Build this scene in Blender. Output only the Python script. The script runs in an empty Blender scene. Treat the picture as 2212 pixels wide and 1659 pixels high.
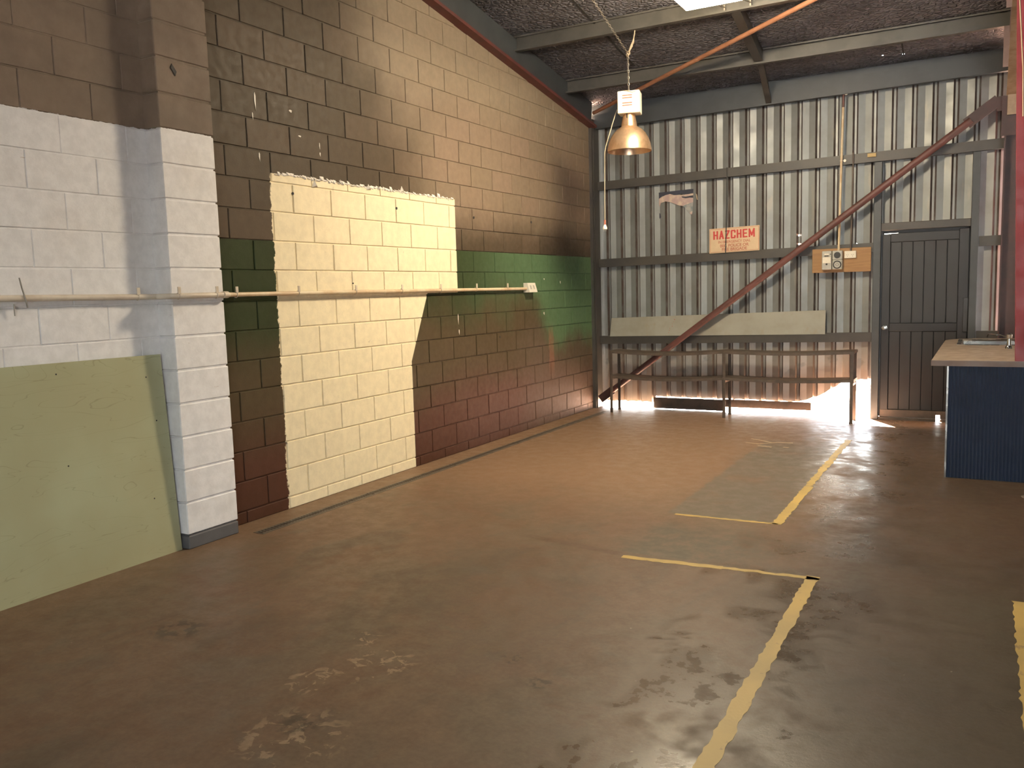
import bpy, bmesh, math, random
from mathutils import Vector, Matrix
random.seed(7)
S = bpy.context.scene
COL = S.collection
PI = math.pi

# ------------------------------------------------------------------ camera, sky, sun, exposure
cam_d = bpy.data.cameras.new('camera')
cam = bpy.data.objects.new('camera', cam_d); COL.objects.link(cam)
cam_d.sensor_width = 36.0; cam_d.lens = 36.0 * 1827.32 / 2212.0
cam_d.clip_start = 0.05; cam_d.clip_end = 300
CR = Vector((0.8735246, 0.48597265, -0.02802437))
CU = Vector((-0.028865, 0.10918182, 0.99360261))
CF = Vector((-0.48592344, 0.86712739, -0.1094006))
M = Matrix(((CR.x, CU.x, -CF.x, 4.28390577), (CR.y, CU.y, -CF.y, -3.96336), (CR.z, CU.z, -CF.z, 1.49880173), (0, 0, 0, 1)))
cam.matrix_world = M
S.camera = cam

SUN_ELEV = math.radians(27)
w = bpy.data.worlds.new('sky'); S.world = w; w.use_nodes = True
wn = w.node_tree; wn.nodes.clear()
sky = wn.nodes.new('ShaderNodeTexSky'); sky.sky_type = 'NISHITA'; sky.sun_disc = False
sky.sun_elevation = SUN_ELEV; sky.sun_rotation = math.radians(310)
bg = wn.nodes.new('ShaderNodeBackground'); bg.inputs['Strength'].default_value = 1.9
wo = wn.nodes.new('ShaderNodeOutputWorld')
hs = wn.nodes.new('ShaderNodeHueSaturation'); hs.inputs['Saturation'].default_value = 0.48      # hazy inland sky
wn.links.new(sky.outputs[0], hs.inputs['Color']); wn.links.new(hs.outputs[0], bg.inputs['Color']); wn.links.new(bg.outputs[0], wo.inputs['Surface'])

sun_d = bpy.data.lights.new('sun', 'SUN'); sun_d.energy = 1000; sun_d.angle = math.radians(0.6); sun_d.color = (1.0, 0.97, 0.93)
sun = bpy.data.objects.new('sun', sun_d); COL.objects.link(sun)
sdir = Vector((-0.8, 1.3, 1.0)).normalized()         # towards the sun, behind the shed
sun.rotation_euler = sdir.to_track_quat('Z', 'Y').to_euler(); sun.location = (4, 20, 20)

def portal(name, loc, rot, sx, sy):
    d = bpy.data.lights.new(name, 'AREA'); d.shape = 'RECTANGLE'; d.size = sx; d.size_y = sy
    d.cycles.is_portal = True
    o = bpy.data.objects.new(name, d); COL.objects.link(o); o.location = loc; o.rotation_euler = rot
portal('doorway_daylight', (6.3, -7.52, 1.3), (PI / 2, 0, PI), 4.2, 2.6)     # faces into the shed
EMIT = 300.0; EMIT_FILL = 22.0                             # output of the roof light and of the added fill light

S.view_settings.view_transform = 'Standard'; S.view_settings.look = 'None'
S.view_settings.exposure = 0.0; S.view_settings.gamma = 1.0; S.view_settings.use_curve_mapping = False

# ------------------------------------------------------------------ node helpers
class G:
    def __init__(s, name):
        s.mat = bpy.data.materials.new(name); s.mat.use_nodes = True
        s.t = s.mat.node_tree; s.n = s.t.nodes; s.n.clear()
        s.out = s.n.new('ShaderNodeOutputMaterial'); s.b = s.n.new('ShaderNodeBsdfPrincipled')
        s.t.links.new(s.b.outputs[0], s.out.inputs['Surface'])
        s._pos = None
    def link(s, a, b): s.t.links.new(a, b)
    def put(s, sock, v):
        if hasattr(v, 'is_output'): s.link(v, sock)
        elif isinstance(v, (tuple, list)): sock.default_value = tuple(v) + ((1,) if len(v) == 3 and len(sock.default_value) == 4 else ())
        else: sock.default_value = v
    def set(s, **k):
        nm = dict(color='Base Color', rough='Roughness', metal='Metallic', spec='Specular IOR Level', normal='Normal', emit='Emission Color', estr='Emission Strength', coat='Coat Weight')
        for a, v in k.items(): s.put(s.b.inputs[nm[a]], v)
        return s.mat
    def pos(s):
        if not s._pos:
            g = s.n.new('ShaderNodeNewGeometry'); x = s.n.new('ShaderNodeSeparateXYZ'); s.link(g.outputs['Position'], x.inputs[0])
            s._pos = (g.outputs['Position'], x.outputs[0], x.outputs[1], x.outputs[2])
        return s._pos
    def rnd(s): return s.n.new('ShaderNodeObjectInfo').outputs['Random']
    def m(s, op, a, b=0.0, c=0.0):
        n = s.n.new('ShaderNodeMath'); n.operation = op
        for i, v in enumerate((a, b, c)): s.put(n.inputs[i], v)
        return n.outputs[0]
    def add(s, a, b): return s.m('ADD', a, b)
    def mul(s, a, b): return s.m('MULTIPLY', a, b)
    def sub(s, a, b): return s.m('SUBTRACT', a, b)
    def ss(s, x, lo, hi, a=0.0, b=1.0):
        n = s.n.new('ShaderNodeMapRange'); n.interpolation_type = 'SMOOTHSTEP'
        for i, v in enumerate((x, lo, hi, a, b)): s.put(n.inputs[i], v)
        return n.outputs[0]
    def noise(s, scale, detail=2.0, rough=0.5, vec=None, dist=0.0, stretch=None):
        n = s.n.new('ShaderNodeTexNoise'); n.inputs['Scale'].default_value = scale; n.inputs['Detail'].default_value = detail
        n.inputs['Roughness'].default_value = rough; n.inputs['Distortion'].default_value = dist
        v = vec or s.pos()[0]
        if stretch:
            mp = s.n.new('ShaderNodeMapping'); mp.inputs['Scale'].default_value = stretch; s.link(v, mp.inputs[0]); v = mp.outputs[0]
        s.link(v, n.inputs['Vector']); return n.outputs['Fac']
    def voro(s, scale, feature='DISTANCE_TO_EDGE', stretch=None):
        n = s.n.new('ShaderNodeTexVoronoi'); n.feature = feature; n.inputs['Scale'].default_value = scale
        v = s.pos()[0]
        if stretch:
            mp = s.n.new('ShaderNodeMapping'); mp.inputs['Scale'].default_value = stretch; s.link(v, mp.inputs[0]); v = mp.outputs[0]
        s.link(v, n.inputs['Vector']); return n.outputs['Distance']
    def mix(s, f, a, b, mode='MIX'):
        n = s.n.new('ShaderNodeMix'); n.data_type = 'RGBA'; n.blend_type = mode
        s.put(n.inputs[0], f); s.put(n.inputs[6], a); s.put(n.inputs[7], b); return n.outputs[2]
    def bump(s, h, strength=0.3, dist=0.01):
        n = s.n.new('ShaderNodeBump'); n.inputs['Strength'].default_value = strength; n.inputs['Distance'].default_value = dist
        s.link(h, n.inputs['Height']); return n.outputs[0]

def simple(name, col, rough=0.5, metal=0.0, var=0.15, scale=6.0, col2=None, bump=0.0, bscale=60.0):
    g = G(name); c2 = col2 or tuple(v * (1 - var) for v in col)
    f = g.ss(g.noise(scale, 4, 0.6), 0.35, 0.65)
    k = dict(color=g.mix(f, col, c2), rough=g.ss(g.noise(scale * 2, 3), 0.3, 0.7, max(0.05, rough - 0.08), min(1, rough + 0.08)), metal=metal)
    if bump: k['normal'] = g.bump(g.noise(bscale, 3), bump, 0.004)
    return g.set(**k)

# ---- wall paint: one paint job over blocks and joints (world position decides the coat)
def wall_paint():
    g = G('painted_blockwork'); P, X, Y, Z = g.pos()
    big = g.sub(g.noise(0.9, 3), 0.5); mid = g.sub(g.noise(3.5, 3), 0.5); fin = g.sub(g.noise(28, 3, 0.6), 0.5)
    r = g.rnd()
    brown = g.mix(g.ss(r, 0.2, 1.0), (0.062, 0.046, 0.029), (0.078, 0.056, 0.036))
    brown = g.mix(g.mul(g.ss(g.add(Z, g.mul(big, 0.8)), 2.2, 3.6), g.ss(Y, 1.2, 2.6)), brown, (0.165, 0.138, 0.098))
    lit_far = g.mul(g.ss(g.add(Y, g.mul(big, 1.6)), 1.4, 2.8), g.ss(g.add(Z, g.mul(mid, 0.3)), 1.9, 2.4))
    brown = g.mix(lit_far, brown, g.mix(r, (0.185, 0.142, 0.098), (0.210, 0.153, 0.110)))      # paler brown further along, lamp brightness put into the colour
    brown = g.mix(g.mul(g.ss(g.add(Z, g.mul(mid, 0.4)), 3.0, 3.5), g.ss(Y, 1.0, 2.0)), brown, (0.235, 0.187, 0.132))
    olive = (0.062, 0.046, 0.022); red = (0.072, 0.030, 0.017); pink = (0.095, 0.046, 0.034); green = (0.024, 0.034, 0.011); green2 = (0.085, 0.148, 0.074)
    # lower field: olive fading to red brown near the floor
    low = g.mix(g.ss(g.add(Z, g.mul(big, 0.7)), 0.25, 0.85), red, olive)
    pk = g.mul(g.ss(g.add(Y, g.mul(mid, 0.5)), 2.0, 3.4), g.ss(g.sub(Z, g.mul(mid, 0.5)), 0.75, 0.35))
    low = g.mix(g.mul(pk, 0.8), low, pink)
    smoke = g.mul(g.ss(g.add(Y, g.mul(mid, 0.8)), 3.6, 4.4), g.ss(Z, 1.35, 0.9))
    low = g.mix(g.mul(smoke, 0.55), low, (0.105, 0.080, 0.058))
    # green band with a sprayed lower edge
    edge = g.add(1.18, g.mul(big, 0.9))
    edge = g.sub(edge, g.ss(Y, 4.1, 4.9, 0.0, 0.42))
    edge = g.add(edge, g.mul(g.ss(Y, 1.8, 2.2), 0.12))
    gm = g.ss(g.add(Z, g.mul(mid, 0.35)), g.sub(edge, 0.22), g.add(edge, 0.22))
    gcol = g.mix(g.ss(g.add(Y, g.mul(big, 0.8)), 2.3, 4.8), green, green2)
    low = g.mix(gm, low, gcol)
    rust = g.mul(g.m('LESS_THAN', g.m('ABSOLUTE', g.add(g.sub(Y, 4.62), g.mul(mid, 0.10))), 0.06), g.mul(g.ss(Z, 1.15, 0.95), g.ss(Z, 0.45, 0.75)))
    low = g.mix(g.mul(rust, 0.5), low, (0.26, 0.12, 0.075))
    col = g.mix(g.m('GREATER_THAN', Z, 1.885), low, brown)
    # cream rectangle with a stepped-in lower half
    ye = g.add(Y, g.add(g.mul(fin, 0.05), g.mul(g.sub(g.noise(6, 2), 0.5), 0.05)))
    right_low = g.m('MAXIMUM', 1.935, g.sub(2.2, g.mul(g.sub(1.485, Z), 0.47)))
    upper = g.m('GREATER_THAN', Z, 1.50)
    right = g.add(g.mul(upper, 2.70), g.mul(g.sub(1.0, upper), right_low))
    cm = g.mul(g.mul(g.ss(ye, 0.385, 0.395), g.ss(g.sub(right, Y), -0.004, 0.004)), g.m('LESS_THAN', g.add(Z, g.mul(fin, 0.02)), 2.345))
    dirt = g.ss(g.noise(1.8, 4, 0.6), 0.45, 0.75)
    cream = g.mix(g.mul(dirt, 0.35), (0.80, 0.70, 0.49), (0.70, 0.61, 0.43))
    cream = g.mix(g.ss(g.noise(9, 5, 0.75), 0.66, 0.72), cream, (0.55, 0.47, 0.33))
    col = g.mix(cm, col, cream)
    # white coat of the near bay and pier
    near = g.m('LESS_THAN', Y, -0.185)
    near = g.m('MAXIMUM', near, g.mul(g.m('GREATER_THAN', X, 0.02), g.m('LESS_THAN', Y, 0.0)))
    wh = g.mix(g.mul(g.ss(g.noise(2.2, 4, 0.6), 0.45, 0.8), 0.5), (0.80, 0.785, 0.785), (0.70, 0.655, 0.62))
    wh = g.mix(g.ss(g.noise(5, 5, 0.7, stretch=(1, 1, 4)), 0.68, 0.74), wh, (0.52, 0.42, 0.36))
    whm = g.m('LESS_THAN', g.add(Z, g.mul(fin, 0.018)), 2.488)
    gry = g.m('LESS_THAN', g.add(Z, g.mul(fin, 0.014)), 0.092)
    nb = g.mix(whm, g.mix(g.ss(g.noise(2.2, 3), 0.4, 0.6), (0.150, 0.110, 0.078), (0.122, 0.090, 0.064)), wh)
    nb = g.mix(gry, nb, (0.12, 0.115, 0.115))
    col = g.mix(near, col, nb)
    shade = g.mix(1.0, col, g.mix(g.ss(g.noise(14, 4, 0.65), 0.3, 0.7), (0.93, 0.93, 0.93), (1.05, 1.05, 1.05)), 'MULTIPLY')
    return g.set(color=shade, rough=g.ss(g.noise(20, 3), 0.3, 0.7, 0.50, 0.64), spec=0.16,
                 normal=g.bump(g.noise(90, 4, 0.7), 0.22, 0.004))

def floor_mat():
    g = G('dusty_concrete'); P, X, Y, Z = g.pos()
    a = g.noise(0.8, 4, 0.55, dist=0.4); b = g.noise(2.6, 5, 0.62, dist=0.5); c = g.noise(9, 5, 0.65); st = g.noise(1.6, 5, 0.6, stretch=(1.0, 0.55, 1), dist=0.8)
    col = g.mix(g.ss(a, 0.36, 0.62), (0.250, 0.178, 0.130), (0.215, 0.172, 0.130))
    col = g.mix(g.mul(g.ss(b, 0.42, 0.66), 0.8), col, (0.225, 0.148, 0.102))
    col = g.mix(g.mul(g.ss(st, 0.52, 0.66), 0.62), col, (0.150, 0.122, 0.092))
    col = g.mix(g.mul(g.ss(g.noise(3.3, 4, 0.6, dist=0.6), 0.56, 0.72), 0.4), col, (0.175, 0.165, 0.145))
    wob = g.mul(g.sub(g.noise(5, 4, 0.6), 0.5), 0.30); wob2 = g.mul(g.sub(g.noise(1.7, 3, 0.6), 0.5), 0.7)
    # lighter ochre dust between wall and drain; paler tone across the far left
    col = g.mix(g.mul(g.ss(g.add(X, g.mul(wob, 0.3)), 0.45, 0.18), 0.6), col, (0.31, 0.222, 0.155))
    far = g.mul(g.ss(g.add(Y, wob2), 0.9, 2.2), g.ss(g.add(X, wob2), 2.9, 2.2))
    col = g.mix(g.mul(far, 0.75), col, (0.34, 0.24, 0.175))
    # worn grey-painted bay inside the far yellow line, blue-green traces before it
    bay = g.mul(g.mul(g.ss(g.sub(X, g.mul(wob, 0.35)), 2.46, 2.50), g.ss(X, 3.24, 3.2)), g.mul(g.ss(Y, 1.32, 1.36), g.ss(g.add(Y, wob2), 4.4, 3.8)))
    bay = g.mul(bay, g.ss(b, 0.72, 0.5, 0.35, 1.0))
    col = g.mix(g.mul(bay, 0.85), col, (0.195, 0.187, 0.175))
    gre = g.mul(g.mul(g.ss(g.add(X, wob), 2.35, 2.6), g.ss(g.add(X, wob2), 3.5, 3.0)), g.mul(g.ss(Y, 0.40, 0.46), g.ss(g.add(Y, wob), 1.3, 0.9)))
    col = g.mix(g.mul(gre, g.ss(c, 0.35, 0.6, 0.25, 0.7)), col, (0.125, 0.140, 0.118))
    # plum-grey worn coat of the walkway on the right, greenish towards the near right
    wk = g.ss(g.add(X, g.mul(wob2, 0.5)), 3.2, 3.75)
    wcol = g.mix(g.ss(st, 0.36, 0.70), (0.080, 0.055, 0.038), (0.054, 0.036, 0.023))
    wcol = g.mix(g.mul(g.ss(b, 0.5, 0.62), 0.6), wcol, (0.082, 0.053, 0.040))
    wcol = g.mix(g.mul(g.ss(g.add(X, wob2), 3.9, 4.4), g.ss(g.add(Y, wob2), 0.9, 0.2)), wcol, (0.075, 0.067, 0.044))
    col = g.mix(g.mul(wk, 0.85), col, wcol)
    soil = g.mul(g.ss(g.add(Y, g.mul(wob2, 0.5)), 5.25, 5.75), g.ss(g.add(X, g.mul(wob2, 0.4)), 1.3, 2.4))
    col = g.mix(g.mul(soil, 0.8), col, (0.38, 0.235, 0.165))       # paler soil tone added to bounce sunlight up onto the sheets
    # ochre dust drift along the old line left of the near yellow marking
    dl = g.mul(g.ss(g.m('ABSOLUTE', g.sub(g.add(g.mul(X, 0.17), Y), 0.815)), 0.045, 0.02), g.mul(g.ss(X, 1.75, 2.0), g.ss(X, 2.56, 2.52)))
    col = g.mix(g.mul(dl, 0.6), col, (0.145, 0.085, 0.052))
    # pale scuffs where the coating has lifted
    def blot(x, y, r): 
        return g.ss(g.m('SQRT', g.add(g.m('POWER', g.sub(X, x), 2.0), g.m('POWER', g.sub(Y, y), 2.0))), r, r * 0.4)
    sc = g.m('MAXIMUM', g.m('MAXIMUM', blot(1.96, -1.17, 0.10), blot(2.16, -1.36, 0.22)), g.m('MAXIMUM', blot(2.02, -1.58, 0.16), blot(2.25, -1.95, 0.25)))
    sc = g.mul(sc, g.ss(g.noise(13, 4, 0.6, dist=1.0), 0.55, 0.60))
    col = g.mix(g.mul(sc, 0.9), col, (0.46, 0.38, 0.285))
    dk = g.m('MAXIMUM', g.m('MAXIMUM', blot(1.10, -1.47, 0.16), blot(2.63, -1.08, 0.06)), g.m('MAXIMUM', blot(2.83, -1.22, 0.07), blot(2.21, -1.87, 0.10)))
    dk = g.mul(dk, g.ss(g.noise(16, 3, 0.6), 0.46, 0.56))
    col = g.mix(g.mul(dk, 0.65), col, (0.05, 0.045, 0.03))
    fine = g.mix(1.0, col, g.mix(g.ss(g.noise(45, 4, 0.7), 0.3, 0.7), (0.57, 0.49, 0.405), (0.69, 0.60, 0.50)), 'MULTIPLY')
    sp = g.ss(g.noise(30, 2, 0.5), 0.765, 0.785)
    fine = g.mix(g.mul(sp, 0.5), fine, (0.45, 0.38, 0.3))
    pol = g.mul(g.ss(g.add(X, wob2), 2.95, 3.25), g.ss(g.add(X, wob2), 4.2, 3.6))
    rough = g.sub(g.ss(c, 0.3, 0.7, 0.44, 0.64), g.mul(pol, g.ss(b, 0.62, 0.42, 0.02, 0.26)))
    return g.set(color=fine, rough=rough, spec=0.42, normal=g.bump(g.add(g.noise(60, 4, 0.7), g.mul(g.noise(4, 3), 1.2)), 0.12, 0.006))

def yellow_mat():
    g = G('worn_yellow_paint')
    f = g.ss(g.noise(7, 6, 0.75), 0.58, 0.66)
    c = g.mix(g.ss(g.noise(3, 4), 0.35, 0.65), (0.50, 0.345, 0.10), (0.40, 0.285, 0.09))
    c = g.mix(g.mul(f, 0.75), c, (0.19, 0.13, 0.075))
    return g.set(color=c, rough=0.55, normal=g.bump(g.noise(60, 4), 0.15, 0.004))

def sheet_mat():
    g = G('grey_zinc_sheet'); P, X, Y, Z = g.pos()
    c = g.mix(g.ss(g.noise(2.2, 4, 0.6), 0.35, 0.7), (0.215, 0.228, 0.23), (0.165, 0.17, 0.167))
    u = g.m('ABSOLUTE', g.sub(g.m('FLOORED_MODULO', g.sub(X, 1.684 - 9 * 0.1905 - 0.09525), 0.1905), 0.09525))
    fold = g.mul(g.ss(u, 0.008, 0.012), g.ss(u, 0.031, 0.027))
    c = g.mix(g.mul(fold, g.ss(g.noise(6, 3, 0.6), 0.3, 0.6, 0.6, 0.95)), c, (0.075, 0.052, 0.042))  # rib sides darkened: fold shade painted in brown along with rusty dirt
    grime = g.mul(g.ss(g.add(Z, g.mul(g.sub(g.noise(2.5, 3), 0.5), 0.7)), 1.2, 0.2), 0.55)
    c = g.mix(grime, c, (0.26, 0.20, 0.155))
    stain = g.mul(g.ss(g.noise(5, 3, 0.55), 0.58, 0.66), g.mul(g.ss(Z, 0.35, 0.5), g.ss(Z, 0.85, 0.65)))
    c = g.mix(g.mul(stain, 0.6), c, (0.12, 0.115, 0.105))
    drip = g.mul(g.ss(g.noise(9, 3, 0.6, stretch=(2.2, 1, 0.3)), 0.60, 0.72), 0.35)
    c = g.mix(drip, c, (0.30, 0.265, 0.22))
    return g.set(color=c, metal=0.35, rough=g.ss(g.noise(7, 3), 0.3, 0.7, 0.40, 0.54), normal=g.bump(g.noise(5, 2), 0.08, 0.02))

def foil_mat():
    g = G('foil_insulation')
    cell = g.voro(21, stretch=(1.0, 1.25, 1.0)); bub = g.voro(19, 'F1', stretch=(1.0, 1.25, 1.0))
    h = g.add(g.mul(g.ss(cell, 0.0, 0.28), 1.0), g.mul(g.noise(4, 4, 0.6), 2.2))
    wire = g.ss(cell, 0.035, 0.02)
    c = g.mix(g.ss(g.noise(1.5, 4), 0.35, 0.65), (0.145, 0.14, 0.158), (0.105, 0.10, 0.114))
    c = g.mix(g.mul(wire, 0.6), c, (0.09, 0.075, 0.06))
    return g.set(color=c, metal=0.35, rough=g.ss(g.noise(12, 3), 0.3, 0.7, 0.34, 0.55), normal=g.bump(h, 0.75, 0.022))

def steel(name, c, c2, rough=0.5, metal=0.0, sc=4):
    g = G(name)
    col = g.mix(g.ss(g.noise(sc, 4, 0.6), 0.4, 0.65), c, c2)
    return g.set(color=col, rough=rough, metal=metal, normal=g.bump(g.noise(30, 3), 0.06, 0.004))

def ply_mat():
    g = G('ply_board')
    f = g.noise(5, 4, 0.6, stretch=(1, 1, 14), dist=0.6)
    return g.set(color=g.mix(g.ss(f, 0.35, 0.65), (0.27, 0.145, 0.055), (0.22, 0.115, 0.042)), rough=0.6)

def board_mat():
    g = G('pale_green_board'); P, X, Y, Z = g.pos()
    c = g.mix(g.ss(g.noise(1.6, 3), 0.35, 0.65), (0.42, 0.43, 0.27), (0.38, 0.37, 0.22))
    low = g.mul(g.ss(g.add(Z, g.mul(g.sub(g.noise(3, 3), 0.5), 0.5)), 0.35, 0.0), 0.35)
    c = g.mix(low, c, (0.36, 0.29, 0.14))
    sc = g.ss(g.noise(2.2, 2, 0.5, stretch=(1, 0.55, 3.0), dist=1.5), 0.497, 0.5)
    sc2 = g.ss(g.noise(2.2, 2, 0.5, stretch=(1, 0.55, 3.0), dist=1.5), 0.506, 0.503)
    c = g.mix(g.mul(g.mul(sc, sc2), 0.3), c, (0.16, 0.15, 0.08))
    return g.set(color=c, rough=0.42, normal=g.bump(g.noise(70, 3), 0.05, 0.003))

def panel_mat():
    g = G('stained_pale_panel')
    c = g.mix(g.ss(g.noise(3, 4, 0.6), 0.35, 0.7), (0.28, 0.27, 0.235), (0.225, 0.21, 0.175))
    c = g.mix(g.mul(g.ss(g.noise(2.2, 5, 0.7, stretch=(1.5, 1, 0.8)), 0.56, 0.68), 0.7), c, (0.25, 0.205, 0.15))
    return g.set(color=c, rough=0.45)

def rust_mat(name, c, c2):
    g = G(name)
    col = g.mix(g.ss(g.noise(7, 5, 0.65), 0.4, 0.62), c, c2)
    return g.set(color=col, rough=0.55, normal=g.bump(g.noise(50, 4), 0.12, 0.003))

def shade_mat():
    g = G('dusty_copper_shade')
    c = g.mix(g.ss(g.noise(9, 5, 0.65), 0.38, 0.66), (0.80, 0.56, 0.37), (0.62, 0.40, 0.24))
    return g.set(color=c, metal=0.85, rough=0.30, normal=g.bump(g.noise(40, 3), 0.05, 0.002))

MAT = dict(
    wall=wall_paint(), floor=floor_mat(), yellow=yellow_mat(), sheet=sheet_mat(), foil=foil_mat(), ply=ply_mat(), board=board_mat(), panel=panel_mat(), shade=shade_mat(),
    girt=steel('dark_grey_girt', (0.048, 0.043, 0.036), (0.036, 0.033, 0.030), 0.5),
    purlin=steel('grey_purlin', (0.085, 0.079, 0.068), (0.064, 0.060, 0.052), 0.45, 0.2),
    blue=steel('blue_grey_steel', (0.042, 0.047, 0.050), (0.034, 0.038, 0.041), 0.5),
    door=steel('dark_door_steel', (0.014, 0.014, 0.016), (0.011, 0.011, 0.013), 0.5),
    doorp=steel('door_panel', (0.017, 0.017, 0.0175), (0.016, 0.013, 0.013), 0.5, sc=2),
    redsteel=rust_mat('red_oxide_steel', (0.105, 0.024, 0.018), (0.075, 0.021, 0.017)),
    redpost=simple('bright_red_enamel', (0.22, 0.008, 0.010), 0.55),
    darkred=rust_mat('dark_red_column', (0.050, 0.020, 0.018), (0.036, 0.017, 0.015)),
    brace=rust_mat('rusty_red_pipe', (0.098, 0.033, 0.027), (0.070, 0.028, 0.023)),
    copper=rust_mat('orange_brown_pipe', (0.31, 0.14, 0.075), (0.24, 0.105, 0.055)),
    rafterw=simple('dusty_pink_web', (0.28, 0.20, 0.20), 0.6), rafterb=simple('chalky_flange', (0.40, 0.30, 0.20), 0.6, col2=(0.30, 0.21, 0.13)),
    bench=rust_mat('brown_bench_steel', (0.085, 0.062, 0.047), (0.058, 0.043, 0.033)),
    conduit=simple('cream_conduit', (0.62, 0.52, 0.36), 0.45, col2=(0.50, 0.36, 0.22)),
    conduitw=simple('white_conduit', (0.66, 0.58, 0.47), 0.45, col2=(0.55, 0.46, 0.36)),
    plastic=simple('white_plastic', (0.70, 0.66, 0.58), 0.35, var=0.08), grey=simple('grey_plastic', (0.40, 0.39, 0.36), 0.4, var=0.1), black=simple('black_plastic', (0.018, 0.017, 0.016), 0.45),
    dark=simple('dark_slot', (0.02, 0.018, 0.016), 0.7), chrome=simple('chrome', (0.75, 0.75, 0.75), 0.15, 1.0, 0.05),
    stainless=simple('stainless_steel', (0.55, 0.53, 0.50), 0.25, 1.0, 0.1), lampbox=simple('cream_enamel', (0.80, 0.75, 0.63), 0.4, var=0.06),
    rope=simple('rope_fibre', (0.42, 0.34, 0.24), 0.8, scale=40), chain=simple('dull_chain', (0.28, 0.25, 0.21), 0.45, 0.6),
    worktop=simple('tan_laminate', (0.26, 0.20, 0.155), 0.4, var=0.08), edge=simple('brown_edge', (0.14, 0.085, 0.06), 0.5), navy=simple('navy_ribbed_sheet', (0.022, 0.035, 0.066), 0.45, var=0.1),
    sign=simple('yellowed_sign', (0.56, 0.42, 0.28), 0.5, var=0.1), signred=simple('sign_red', (0.42, 0.03, 0.03), 0.5, var=0.05), signink=simple('faded_red_ink', (0.36, 0.11, 0.07), 0.5, var=0.1),
    paper=simple('torn_paper', (0.52, 0.42, 0.34), 0.8, scale=14, col2=(0.38, 0.28, 0.27)), ink=simple('poster_navy', (0.022, 0.025, 0.042), 0.6), ink2=simple('poster_blue_grey', (0.16, 0.185, 0.20), 0.6, scale=18, col2=(0.30, 0.30, 0.29)),
    plaster=simple('white_filler', (0.82, 0.77, 0.70), 0.8, scale=20), grate=simple('grate_steel', (0.16, 0.13, 0.10), 0.5, 0.3), chalk=simple('chalk', (0.46, 0.36, 0.25), 0.8), tag=simple('tan_tag', (0.50, 0.36, 0.16), 0.6),
    soil=simple('red_soil', (0.50, 0.27, 0.17), 0.9, scale=1.0, col2=(0.42, 0.24, 0.16)), apron=simple('grey_apron', (0.36, 0.36, 0.36), 0.8),
    cord=simple('cream_cord', (0.40, 0.33, 0.23), 0.5, var=0.08),
    plain=simple('grey_lining', (0.22, 0.20, 0.18), 0.7), timber=simple('grey_timber', (0.36, 0.27, 0.20), 0.7, scale=20),
)
def emit_mat(e, c):
    g = G('warm_diffuser'); return g.set(color=(0.9, 0.85, 0.7), emit=c, estr=e)
MAT['emit'] = emit_mat(EMIT, (1.0, 0.83, 0.58)); MAT['emit_fill'] = emit_mat(EMIT_FILL, (1.0, 0.92, 0.84))

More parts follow.
